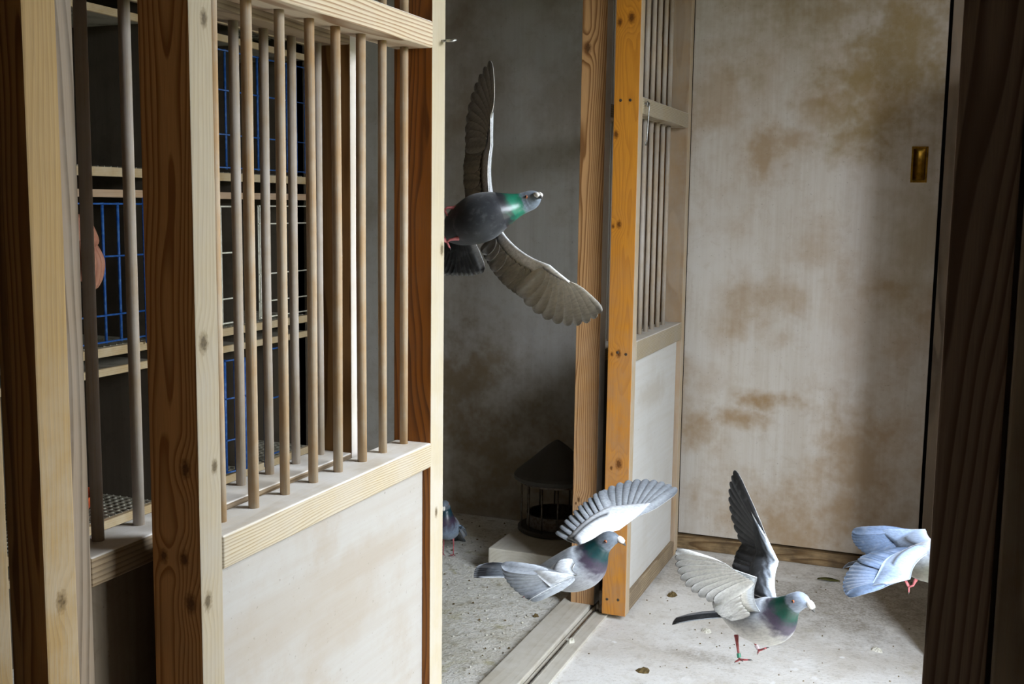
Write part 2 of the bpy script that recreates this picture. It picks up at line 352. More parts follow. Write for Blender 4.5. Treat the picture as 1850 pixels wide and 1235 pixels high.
# the short wall the dark post closes, to the right of the camera
b = B(); bx(b, .0768, .60, 1.502, 1.55, 0, CEIL, 0); struct('wall_near', b, m_dark_ply)
# boarded screen, out of view, added to shade the far right corner, and the hedge outside
b = B(); bx(b, .030, .060, 3.66, 4.49, 0, 1.93, .002); struct('corner_shade_screen', b, m_dark_ply)
b = B(); bx(b, 4, 5, -6, 10, -.02, 2.3, .1); o = struct('hedge', b, m_hedge)

# end door with its sill and posts
d1 = B(); bx(d1, -1.005, -.045, YB, YB+.03, .066, CEIL, .002); d1 = struct('door_1', d1, m_back)
b = B(); bx(b, -1.03, -.0, YB-.012, YB+.10, 0, .058, .004); struct('trim_2', b, m_skirt)
b = B(); bx(b, -.032, .05, YB-.03, YB+.10, .0, CEIL, .002); struct('trim_3', b, m_grey)
b = B(); bx(b, -1.03, .68, YB+.10, YB+.12, 0, CEIL, 0); struct('wall_end', b, m_black)
# brass flush pull, let into the door
hx, hz, hw, hh = -.120, 1.620, .030, .068
b = B()
bx(b, hx-hw, hx-hw+.008, YB-.003, YB, hz-hh, hz+hh, .0008); bx(b, hx+hw-.008, hx+hw, YB-.003, YB, hz-hh, hz+hh, .0008)
bx(b, hx-hw+.008, hx+hw-.008, YB-.003, YB, hz+hh-.010, hz+hh, .0008); bx(b, hx-hw+.008, hx+hw-.008, YB-.003, YB, hz-hh, hz-hh+.010, .0008)
pull = obj('flush_pull', b, m_brass, d1); pull['label'] = 'small brass flush pull let into the door'
b = B()                                  # the hollow of the pull: a half round trough
N = 10
rows = [[b.verts.new((hx-(hw-.008)*math.cos(math.pi*k/N), YB-.0025+.014*math.sin(math.pi*k/N)*s_, z)) for k in range(N+1)] for z, s_ in ((hz-hh+.010, .2), (hz-hh+.02, 1), (hz+hh-.02, 1), (hz+hh-.010, .2))]
for a, c in zip(rows, rows[1:]):
    for k in range(N): b.faces.new((a[k], a[k+1], c[k+1], c[k]))
for v in b.verts: v.co.y -= .012
obj('pull_hollow', b, m_brass, pull, smooth=True)

# threshold board and the metal track of the sliding doors
b = B(); bx(b, -1.235, -1.125, -1.1, 4.5, 0, .022, .004)
o = obj('threshold_board', b, m_thr); at_origin(o, (-1.18, 2., 0)); tag(o, 'long dirty wooden threshold board lying on the floor between the two rooms', 'threshold')
b = B(); bx(b, -1.119, -1.050, -1.1, 4.5, 0, .010, .002)
o = obj('door_track', b, m_thr); at_origin(o, (-1.09, 2., 0)); tag(o, 'flat pale track board with a steel rail, lying under the cage doors', 'track')
b = B(); bx(b, -1.103, -1.097, -1.1, 4.5, .009, .0165, .001); obj('track_rail', b, m_steel, o)

# ------------------------------------------------------------------ sliding cage doors
def pick_face(f):
    nn = f.normal
    return 0 if nn.x > .6 else (1 if nn.y < -.6 else 2)
def bars(parent, x, ys, segs, m, r=.0088):
    k0 = None
    for y in ys:
        for (z0, z1) in segs:
            b = B(); rr = r*random.uniform(.95, 1.05); dx = random.uniform(-.0015, .0015)
            tube(b, [(x, y, z0-.01), (x+dx*.5, y+dx, (z0+z1)/2), (x, y, z1+.01)], rr, 14)
            o = obj('bar', b, m, parent, smooth=True)
def rail_slot(f): return 1 if f.normal.z > .6 else 0

def cage_door(label, y0, y1, low, mid, bar_y, mats, panel_m, nsw, fsw, midm, bot=.02, top=2.36, barm=None):
    """near stile, far stile, three rails, bottom rail, panel, two rows of dowels"""
    t = thing('cage_door', label, 'door', (XA, y0, 0))
    A_near, B_near, A_far, B_far = mats
    b = B(); bx(b, XB, XA, y0, y0+nsw, bot, top, .0025); obj('stile', b, [A_near, B_near, A_near], t, slot=pick_face)
    b = B(); bx(b, XB, XA, y1-fsw, y1, bot, top, .0025); obj('stile', b, [A_far, B_far, A_far], t, slot=pick_face)
    ya, yb = y0+nsw, y1-fsw
    b = B(); bx(b, XB+.004, XA+.0015, ya, yb+.001, low[0], low[1], .005, 3); obj('rail', b, [m_rail, m_railtop], t, slot=rail_slot)
    b = B(); bx(b, XB+.004, XA+.0015, ya, yb+.001, mid[0], mid[1], .005, 3); obj('rail', b, [midm, m_railtop], t, slot=rail_slot)
    b = B(); bx(b, XB+.004, XA+.0015, ya, yb, top-.055, top, .004, 3); obj('rail', b, m_rail, t)
    b = B(); bx(b, XB+.01, XA-.002, ya, yb, bot, bot+.062, .004); obj('bottom_rail', b, m_botrail, t)
    b = B(); bx(b, XA-.034, XA-.018, ya+.001, yb-.001, bot+.058, low[0]+.002, .001); obj('panel', b, panel_m, t)
    bars(t, -1.026, bar_y, ((low[1], mid[0]), (mid[1], top-.055)), barm or m_dowel)
    return t

left = cage_door('barred pine cage door slid open at the left, with a bleached plywood lower panel', 1.269, 2.094, (.903, .955), (1.756, 1.808),
                 (1.384, 1.471, 1.562, 1.652, 1.738, 1.829, 1.912, 2.003), (m_nearA, m_nearB, m_creamA, m_amberB), m_ply_door, .052, .062, m_rail_mid)
right = cage_door('barred pine cage door at the right with an orange varnished edge and white lower panel', 3.605, 4.40, (.918, .988), (1.756, 1.812),
                 tuple(3.655+.088*i+.040 for i in range(7)), (m_farA, m_orangeB, m_farA, m_far_in), m_ply_door2, .050, .055, m_rail, barm=m_dowel2)

# hook hanging from the mid rail of the right door, screw eye on the left door
ex, ey, ez = XA+.006, 3.672, 1.790
b = B(); tube(b, [(ex-.012, ey, ez), (ex+.004, ey, ez)], .0028, 10)
tube(b, [(ex+.006, ey+.008*math.cos(a), ez+.008*math.sin(a)) for a in [i*2*math.pi/16 for i in range(17)]], .0024, 8, cap=False)
eye = obj('screw_eye', b, m_steel, right, smooth=True)
b = B()
pts = [(ex+.008, ey, ez-.006+.006*math.sin(a)) for a in (1.2,)]
pts = [(ex+.011, ey, ez+.004), (ex+.012, ey-.001, ez-.010), (ex+.010, ey-.002, ez-.05), (ex+.008, ey-.006, ez-.115), (ex+.008, ey-.007, ez-.128), (ex+.008, ey-.013, ez-.137),
       (ex+.008, ey-.021, ez-.136), (ex+.008, ey-.026, ez-.128)]
tube(b, pts, [.0026]*6+[.0026, .002], 8)
hk = obj('cabin_hook', b, m_steel, right, smooth=True); hk['label'] = 'thin wire hook hanging from the rail'
ex, ey, ez = XA, 2.075, 1.776
b = B(); tube(b, [(ex-.01, ey, ez), (ex+.016, ey, ez)], .0026, 10)
tube(b, [(ex+.022+.009*math.cos(a), ey+.009*math.sin(a), ez+.002*math.sin(a)) for a in [i*2*math.pi/16 for i in range(17)]], .0026, 8, cap=False)
obj('screw_eye', b, m_steel, left, smooth=True)
# screws in the orange edge and in the jamb
def screw(parent, x, y, z, r=.005, m=None):
    b = B(); lathe(b, [(r, 0), (r, .0012), (r*.55, .0018), (r*.5, .0002)], (0, 0, 0), 12)
    bmesh.ops.rotate(b, verts=b.verts, matrix=Matrix.Rotation(R(90), 3, 'X')); bmesh.ops.translate(b, verts=b.verts, vec=(x, y, z))
    obj('screw', b, m or m_rust, parent, smooth=False)
for (x, z) in ((-1.041, 1.797), (-1.008, 1.797), (-1.030, .952), (-1.000, .947), (-1.045, .075), (-1.005, .078)): screw(right, x, 3.605, z)
# roller block under the right door
b = B(); lathe(b, [(.004, -.006), (.018, -.006), (.018, -.003), (.014, 0), (.018, .003), (.018, .006), (.004, .006)], (0, 0, 0), 20)
bmesh.ops.rotate(b, verts=b.verts, matrix=Matrix.Rotation(R(90), 3, 'Y')); bmesh.ops.translate(b, verts=b.verts, vec=(-1.085, 3.645, .030))
obj('roller', b, m_rust, right, smooth=True)
b = B(); bx(b, -1.080, -1.066, 3.625, 3.665, .018, .095, .001); obj('roller_bracket', b, m_rust, right)

# ------------------------------------------------------------------ fixed partition behind the track
def partition(label, y0, y1, w0, w1, mats0, mats1, bar_y, low=(.902, .946), mid=(1.752, 1.80), XF=XF, XG=XG):
    t = thing('cage_partition', label, 'partition', (XG, y0, 0))
    b = B(); bx(b, XG, XF, y0, y0+w0, .021, CEIL, .0025); obj('post', b, mats0, t, slot=pick_face)
    b = B(); bx(b, XG, XF, y1-w1, y1, .021, CEIL, .0025); obj('post', b, mats1, t, slot=pick_face)
    ya, yb = y0+w0, y1-w1
    b = B(); bx(b, XG+.005, XF, ya, yb, low[0], low[1], .004, 3); obj('rail', b, [m_grey_y, m_railtop], t, slot=rail_slot)
    b = B(); bx(b, XG+.005, XF, ya, yb, mid[0], mid[1], .004, 3); obj('rail', b, [m_grey_y, m_railtop], t, slot=rail_slot)
    b = B(); bx(b, XF-.030, XF-.014, ya, yb, .02, low[0]+.002, .001); obj('panel', b, m_dark_ply, t)
    bars(t, (XF+XG)/2-.008, bar_y, ((low[1], mid[0]), (mid[1], CEIL-.012)), m_dowel2)
    return t
m_grey_y = wood('weathered_rail', lin('#a08a6b'), lin('#6f5738'), axis='Y', freq=130, dust=lin('#968a7c'), dust_amt=.4, vary=.3)
m_jambA = wood('jamb_face', lin('#cfc3b4'), lin('#a89680'), freq=150, dust=lin('#d0cac4'), dust_amt=.8, contrast=.5)
near_part = partition('fixed barred partition standing behind the left cage door', 1.118, 1.960, .066, .042, [m_grey, m_brownB, m_grey], [m_jambA, m_brownB, m_brownB],
          tuple(1.254+.0895*i for i in range(8)))
far_part = partition('fixed partition with a brown knotty end post, half hidden behind the right cage door', 3.665, 4.615, .066, .05, [m_jambA, m_jamb, m_jamb], [m_jambA, m_jamb, m_jamb],
          tuple(3.86+.0905*i for i in range(8)), XF=-1.111, XG=-1.200)

b = B(); bx(b, XF+.004, XA+.012, -1.1, 4.5, 2.385, 2.46, .003); struct('trim_5', b, m_rail)
b = B(); bx(b, XF+.03, XF+.045, -1.1, 4.6, 2.46, CEIL, 0); struct('wall_loft', b, m_dark_ply)

# ------------------------------------------------------------------ posts nearest the camera
def tan_slot(f): return 0 if f.normal.x > .6 else 1
b = B(); bx(b, XF+.001, -1.055, 1.052, 1.108, 0, CEIL, .003)
o = obj('door_post', b, [m_tan, m_brownB], slot=tan_slot); at_origin(o, (-1.08, 1.052, 0)); tag(o, 'tan pine post with a dark brown edge, second upright from the left of the picture', 'post')
b = B(); bx(b, -1.055, -.985, .872, .930, 0, CEIL, .003)
o = obj('door_post', b, [m_tan, m_brownB], slot=tan_slot); at_origin(o, (-1.02, .90, 0)); tag(o, 'pine post cut off by the left picture edge, just a thin sliver of it showing', 'post')
b = B(); bx(b, .001, .0765, 1.485, 1.56, 0, CEIL, .003)
o = obj('door_post', b, m_darkpost); at_origin(o, (.04, 1.52, 0)); tag(o, 'dark stained post standing in shadow at the right of the picture', 'post')
b = B(); bx(b, .083, .16, 1.475, 1.50, 0, CEIL, .003); struct('trim_4', b, m_grey)

# ------------------------------------------------------------------ nest boxes along the left
NX, NB_ = -2.2, -2.62
m_nestply = plywood('nest_plywood', lin('#5a5145'), lin('#3f352a'), lin('#33281b'), axis=2, mottled=.5)
nest = thing('nest_box_rack', 'dark rack of nest boxes with mesh floors and wire fronts behind the barred partition', 'nest boxes', (-2.4, 2.6, 0))
NY0, NY1 = 1.15, 3.53
def nb(name, m, *a, bev=.002):
    b = B(); bx(b, *a, bev); return obj(name, b, m, nest)
nb('back_board', m_nestply, NB_-.02, NB_, NY0, NY1, 0, 2.2)
DIVS = (1.15, 1.90, 2.66, 3.115, 3.515)
for y in DIVS: nb('divider', m_nestply, NB_, NX-.012, y, y+.012, 0, 2.2, bev=0)
TIERS = ((.460, .536), (.958, 1.032), (1.458, 1.538), (1.955, 2.035))
for k, (zb, zd) in enumerate(TIERS):
    nb('droppings_board', m_dropboard, NB_, NX+.004, NY0, NY1, zb, zb+.014, bev=.001)
    nb('board_edge', m_nest if k != 2 else m_nest_pink, NX+.004, NX+.016, NY0, NY1, zb-.004, zb+.018)
    nb('deck_edge', m_nest, NX-.014, NX+.004, NY0, NY1, zd-.026, zd)
    b = B()
    x = NX-.016
    while x > NB_: bx(b, x-.0016, x+.0016, NY0, NY1, zd-.004, zd, 0); x -= .026
    y = NY0+.01
    while y < NY1: bx(b, NB_, NX-.012, y-.0016, y+.0016, zd-.0005, zd+.0035, 0); y += .026
    mo = obj('mesh_floor', b, m_mesh, nest); mo['kind'] = 'stuff'
nb('side_post', m_nestply, NX-.05, NX+.016, NY1-.015, NY1+.03, 0, 2.3)
def wire_front(m, y0, y1, z0, z1, ys, zs, label, r=.0024, xx=NX+.008, swing=0.0):
    f = bpy.data.objects.new('wire_front', None); COL.objects.link(f); f.parent = nest; f['label'] = label
    f.location = (xx-nest.location.x, y0-nest.location.y, 0); f.rotation_euler = (0, 0, swing)
    def w(pts, rr):
        b = B(); tube(b, pts, rr, 8); obj('wire', b, m, f, smooth=True, local=True)
    for y in ys: w([(0, y-y0, z0), (0, y-y0, z1)], r*(1.35 if m is m_blue else 1.1))
    for z in zs: w([(r*1.6, 0, z), (r*1.6, y1-y0, z)], r*.85)
    return f
lsp = lambda a, c, n: [a+(c-a)*i/(n-1) for i in range(n)]
wire_front(m_blue, 2.20, 2.635, 1.045, 1.440, lsp(2.203, 2.632, 8), (1.05, 1.125, 1.29, 1.436), 'blue coated wire front on the middle tier', .0032)
wire_front(m_blue, 2.605, 2.66, 1.03, 1.455, (2.608, 2.622), (1.10, 1.25, 1.40), 'blue wire hinge strip beside the wire front', .0032, NX+.016)
wire_front(m_white, 2.955, 3.075, 1.045, 1.432, (2.957, 2.985, 3.072), (1.05, 1.13, 1.28, 1.43), 'narrow cream coated wire front on the middle tier', .0032)
wire_front(m_white, 3.192, 3.510, 1.045, 1.434, (3.195, 3.206, 3.262, 3.325, 3.388, 3.399, 3.508), (1.05, 1.105, 1.20, 1.372, 1.432), 'wide cream coated wire front on the middle tier', .0030)
wire_front(m_blue, 2.985, 3.075, .548, .930, (2.988, 3.03, 3.072), (.552, .66, .80, .927), 'blue wire front hanging ajar on the low tier', .0036, NX+.01, -.25)
wire_front(m_blue, 3.215, 3.30, .52, .94, (3.218,), (.56, .76, .935), 'blue wire hinge rod on the low tier', .0036)
wire_front(m_blue, 2.96, 3.50, 1.55, 1.93, lsp(2.963, 3.497, 10), (1.555, 1.66, 1.80, 1.925), 'blue coated wire front on the top tier', .0030)
wire_front(m_blue, 1.92, 2.18, 1.045, 1.440, lsp(1.923, 2.177, 5), (1.05, 1.125, 1.29, 1.436), 'blue coated wire front on the middle tier', .0032)
b = B(); lathe(b, [(.05, 0), (.075, .006), (.10, .05), (.105, .062), (.098, .062), (.092, .05), (.07, .012), (.02, .010)], (-2.34, 2.40, .5405), 28)
o = obj('nest_bowl', b, m_terracotta, smooth=True); at_origin(o, (-2.34, 2.40, .5405)); tag(o, 'terracotta nest bowl on the low mesh floor, mostly hidden behind the post', 'bowl')

# ------------------------------------------------------------------ feeder on its block
b = B(); bx(b, -1.615, -1.245, 3.88, 4.50, 0, .108, .006)
o = obj('feed_block', b, m_thr); at_origin(o, (-1.43, 4.19, 0)); tag(o, 'dirty pale wooden block on the floor carrying the round feeder', 'block')
fx, fy, fz = -1.455, 4.225, .108
fd = thing('bird_feeder', 'round grey feeder with a conical roof and wire bars, on the wooden block', 'feeder', (fx, fy, fz))
b = B(); lathe(b, [(.150, 0), (.158, .004), (.158, .016), (.150, .020), (.02, .020)], (fx, fy, fz), 48); obj('base_tray', b, m_roofzinc, fd, smooth=False)
b = B(); lathe(b, [(.118, .021), (.122, .024), (.122, .075), (.114, .075), (.108, .03), (.02, .028)], (fx, fy, fz), 40); obj('grain_pan', b, m_rust, fd)
for k in range(14):
    a = 2*math.pi*(k+.35)/14; b = B(); cx, cy = fx+.147*math.cos(a), fy+.147*math.sin(a)
    tube(b, [(cx, cy, fz+.016), (cx, cy, fz+.214)], .0038, 8); obj('bar', b, m_rust, fd, smooth=True)
b = B(); lathe(b, [(.142, .205), (.153, .205), (.153, .217), (.142, .217)], (fx, fy, fz), 48, close=True); obj('top_ring', b, m_rust, fd)
b = B(); lathe(b, [(.168, .217), (.176, .222), (.176, .236), (.168, .246), (.10, .302), (.045, .352), (.012, .376), (.003, .380)], (fx, fy, fz), 48); obj('conical_roof', b, m_roofzinc, fd, smooth=False)

# ------------------------------------------------------------------ pigeons
def feather_mat():
    n = NB('plumage'); a = n.new('ShaderNodeVertexColor'); a.layer_name = 'Col'; p = n.coord()
    x, y, z = n.sep(p)
    f = n.noise(n.comb(n.math('MULTIPLY', x, .35), y, z), 240., 3., .6)
    g = n.noise(p, 70., 3.)
    c = n.mix(n.mr(f, .35, .72, 0, .30), a.outputs['Color'], (.02, .02, .022))
    c = n.mix(n.mr(g, .5, .75, 0, .12), c, n.mix(.5, c, (.75, .76, .78)))
    n.bump(f, .3, .001)
    n.put(n.b.inputs['Sheen Weight'], .15)
    return n.done(c, .55, 0, .35)
m_plume = feather_mat()
def neck_mat():
    n = NB('iridescent_plumage'); a = n.new('ShaderNodeVertexColor'); a.layer_name = 'Col'; p = n.coord()
    f = n.noise(p, 150., 3., .6)
    c = n.mix(n.mr(f, .35, .72, 0, .28), a.outputs['Color'], (.01, .012, .014))
    n.bump(f, .35, .001)
    return n.done(c, .38, 0, .6)
m_neck = neck_mat()
m_skin = plain('pink_leg_skin', lin('#b5686a'), .55, 0, .3, dirt=lin('#8a2f35'), var=.5, scale=120)
m_beak = plain('dark_bill', lin('#4e4c4b'), .45, 0, .4)
m_cere = plain('white_cere', lin('#ece8e2'), .8, 0, .2)
m_iris = plain('orange_iris', lin('#9a4d1c'), .2, 0, .6)
m_pupil = plain('pupil', (.004, .004, .004), .1, 0, .6)
m_ring = plain('green_leg_ring', lin('#3f8d72'), .4, 0, .4)
m_ringp = plain('pale_leg_ring', lin('#c9b9c0'), .4, 0, .4)

def cmesh(name, verts, faces, cols, mat, parent, smooth=True, mats=None, mi=None):
    me = bpy.data.meshes.new(name); me.from_pydata([tuple(v) for v in verts], [], faces); me.update()
    at = me.color_attributes.new('Col', 'FLOAT_COLOR', 'POINT')
    for i, c in enumerate(cols): at.data[i].color = (*c, 1)
    for m in (mats or [mat]): me.materials.append(m)
    if mi: 
        for p_, k in zip(me.polygons, mi): p_.material_index = k
    if smooth:
        for p_ in me.polygons: p_.use_smooth = True
    o = bpy.data.objects.new(name, me); COL.objects.link(o); o.parent = parent
    return o
def mixc(a, c, t): t = max(0, min(1, t)); return tuple(x*(1-t)+y*t for x, y in zip(a, c))
def catmull(P, t):
    n = len(P)-1; i = min(int(t*n), n-1); u = t*n-i
    p0, p1, p2, p3 = P[max(i-1, 0)], P[i], P[i+1], P[min(i+2, n)]
    return [.5*((2*b_)+(-a+c)*u+(2*a-5*b_+4*c-d)*u*u+(-a+3*b_-3*c+d)*u**3) for a, b_, c, d in zip(p0, p1, p2, p3)]

FLY = [(-.092, .010, .010, .006), (-.072, .006, .024, .017), (-.045, .001, .037, .031), (-.012, -.003, .046, .043), (.018, -.003, .049, .048), (.043, .003, .044, .046),
       (.062, .014, .035, .038), (.078, .025, .026, .028), (.091, .033, .0205, .022), (.103, .039, .0185, .0195), (.114, .0415, .0175, .0185), (.125, .0395, .0135, .0145), (.1325, .0355, .007, .008)]
STAND = [(-.105, -.050, .010, .006), (-.086, -.040, .024, .018), (-.056, -.022, .038, .034), (-.020, -.004, .047, .046), (.012, .010, .050, .050), (.034, .030, .045, .047),
         (.043, .055, .036, .037), (.046, .080, .026, .027), (.049, .099, .0205, .021), (.058, .113, .0185, .0195), (.070, .118, .0175, .0185), (.082, .115, .0135, .0145), (.0895, .111, .007, .008)]
G = dict(head=lin('#69727d'), green=lin('#0f4a3c'), purple=lin('#33263a'), back=lin('#8d939b'), rump=lin('#c9ccd0'), belly=lin('#84888d'), tail=lin('#6d747c'),
         cov=lin('#b9bfc6'), bar=lin('#23252a'), fl=lin('#7c828a'), fltip=lin('#2c2e33'), under=lin('#cfcfcd'), lead=lin('#dfe4ea'), band=lin('#1c1d21'), breast=lin('#4a4350'))

def pigeon(label, loc, f, upv, spine, wings, pal=None, head_roll=0.0, tail_spread=12., tail_len=.115, tail_tilt=0., legs=(), name='pigeon', tail_dir=None, group=None, scale=1.0, tail_side=None, tail_at=3):
    P = dict(G); P.update(pal or {})
    root = thing(name, label, 'pigeon', loc, group)
    f = Vector(f).normalized(); u = Vector(upv); u = (u-f*u.dot(f)).normalized(); l = u.cross(f)
    Mx = Matrix((f, l, u)).transposed(); root.rotation_euler = Mx.to_euler()
    inv = Mx.transposed(); L0 = Vector(loc)
    root.scale = (scale,)*3
    loc_ = lambda q: (inv @ (Vector(q)-L0))/scale
    # body: one continuous surface from tail base to bill
    NR, NA = 54, 28
    verts, cols, faces, mi = [], [], [], []
    cen = []
    for i in range(NR+1):
        t = i/NR; x, z, ry, rz = catmull(spine, t); cen.append((Vector((x, 0, z)), max(ry, .002), max(rz, .002)))
    frames = []
    for i, (c, ry, rz) in enumerate(cen):
        tg = (cen[min(i+1, NR)][0]-cen[max(i-1, 0)][0]).normalized()
        yv = Vector((0, 1, 0)); nv = tg.cross(yv); nv = -nv if nv.z < 0 and abs(nv.z) > .2 else nv
        nv = -nv if nv.dot(Vector((-tg.z, 0, tg.x))) < 0 else nv
        t = i/NR
        tw = head_roll*max(0, min(1, (t-.42)/.34)); tw = tw
        q = Quaternion(tg, tw); yv = q @ yv; nv = q @ nv
        frames.append((c, tg, yv, nv))
        for k in range(NA):
            a = 2*math.pi*k/NA; ca, sa = math.cos(a), math.sin(a)
            p = c + yv*(ry*ca) + nv*(rz*sa*(1.0 if sa > 0 else 1.06))
            verts.append(p)
            j = random.uniform(-.02, .02); tt = t+j; top = sa
            body = mixc(P['belly'], P['back'], (top+.25)/.7)
            if tt < .17: body = mixc(P['rump'] if top > 0 else P['belly'], body, (tt-.05)/.12)
            col = body
            if tt > .40:
                br = mixc(P['breast'], P['purple'], .5)
                col = mixc(body, br, (tt-.40)/.07 if top < .55 else (tt-.46)/.07)
            if tt > .52: col = mixc(col, P['green'], (tt-.52)/.06)
            if tt > .685: col = mixc(col, P['head'], (tt-.685)/.05)
            cols.append(col)
    for i in range(NR):
        for k in range(NA):
            a = i*NA+k; b_ = i*NA+(k+1) % NA
            faces.append((a, b_, b_+NA, a+NA)); t = i/NR
            mi.append(1 if .47 < t < .70 else 0)
    faces.append(tuple(range(NA))[::-1]); faces.append(tuple(NR*NA+k for k in range(NA))); mi += [0, 0]
    body = cmesh('body', verts, faces, cols, None, root, mats=[m_plume, m_neck], mi=mi)
    # head details
    ih = int(.80*NR); c, tg, yv, nv = frames[ih]
    for s in (1, -1):
        e = c + yv*(s*cen[ih][1]*.93) + nv*(.0035) + tg*.002
        b = B(); bmesh.ops.create_uvsphere(b, u_segments=14, v_segments=10, radius=.0034); bmesh.ops.translate(b, verts=b.verts, vec=e)
        eo = obj('eye', b, m_iris, root, smooth=True, local=True); eo['label'] = 'orange eye'
        b = B(); bmesh.ops.create_uvsphere(b, u_segments=10, v_segments=8, radius=.0022); bmesh.ops.translate(b, verts=b.verts, vec=e+yv*s*.0019)
        obj('pupil', b, m_pupil, eo, smooth=True, local=True)
    c, tg, yv, nv = frames[NR]
    dn = (tg - nv*.35).normalized()
    b = B(); tube(b, [c-dn*.004+nv*.001, c+dn*.007, c+dn*.015, c+dn*.020-nv*.0025], [.0052, .0045, .0032, .0008], 12); obj('bill', b, m_beak, root, smooth=True, local=True)
    b = B()
    for s in (1, -1):
        r = bmesh.ops.create_uvsphere(b, u_segments=14, v_segments=10, radius=1.0)
        for v in r['verts']:
            q = v.co.copy(); v.co = c + dn*(.006+q.x*.0098) + yv*(s*.0034+q.y*.0048) + nv*(.0042+q.z*.0054)
    ce = obj('cere', b, m_cere, root, smooth=True, local=True); ce['label'] = 'white swollen cere over the bill'
    # tail
    tb = frames[tail_at][0]; td = Vector((-1, 0, math.tan(tail_tilt))) if tail_dir is None else inv @ Vector(tail_dir); td.normalize()
    ty = Vector((0, 1, 0)) if tail_side is None else inv @ Vector(tail_side); ty = (ty-td*ty.dot(td)).normalized(); tn = td.cross(ty); tn = -tn if tn.z < 0 else tn
    NT = 12
    for i in range(NT):
        q = (i-(NT-1)/2)/((NT-1)/2); an = R(tail_spread)*q
        d = (td*math.cos(an)+ty*math.sin(an)).normalized(); sd = (ty*math.cos(an)-td*math.sin(an)).normalized()
        L = tail_len*(1-.06*q*q)
        def cf(t, sgn, up_):
            c_ = mixc(P['tail'], P['band'], (t-.70)/.06)
            if t > .94: c_ = mixc(c_, P['fl'], .6)
            if abs(q) > .95 and sgn*q > 0 and t < .9: c_ = P['lead']
            return c_ if up_ else mixc(c_, P['band'], .35)
        feather('tail_feather', root, tb+ty*(q*.014)+tn*(.004-.0012*abs(q)*6), d, sd, tn, L+.03, .012, cf, curve=-.004)
    for s, w in wings: wing(root, loc_, s, w, P)
    for k, lg in enumerate(legs): leg(root, [loc_(q) for q in lg[:3]], inv @ Vector(lg[3]), lg[4] if len(lg) > 4 else None)
    return root

def feather(name, parent, root, d, side, nrm, L, w, cf, curve=.0, cup=.0):
    """a single flight feather: rounded blade with a raised shaft, dorsal and ventral face"""
    prof = ((0, .30), (.10, .62), (.30, .92), (.55, 1.0), (.80, .98), (.92, .80), (.98, .48), (1.0, .14))
    verts, cols, faces = [], [], []
    for lay in (1, 0):
        for t, ww in prof:
            for j, sg in enumerate((-1, 0, 1)):
                off = .0007 if lay else -.0007
                if sg == 0: off *= 1.9
                p = root + d*(L*t) + side*(sg*w*ww*(1.15 if sg > 0 else .85)) + nrm*(off + curve*t*t*4 - cup*abs(sg)*ww)
                verts.append(p); c = cf(t, sg, lay == 1)
                if sg == 0: c = mixc(c, (.03, .03, .03), .35)
                cols.append(c)
    n = len(prof)
    for lay in (0, 1):
        o = lay*n*3
        for i in range(n-1):
            for j in range(2):
                q = (o+i*3+j, o+i*3+j+1, o+(i+1)*3+j+1, o+(i+1)*3+j); faces.append(q if lay == 0 else q[::-1])
    for i in range(n-1):
        for j in (0, 2):
            faces.append((i*3+j, (i+1)*3+j, n*3+(i+1)*3+j, n*3+i*3+j))
    return cmesh(name, verts, faces, cols, m_plume, parent)

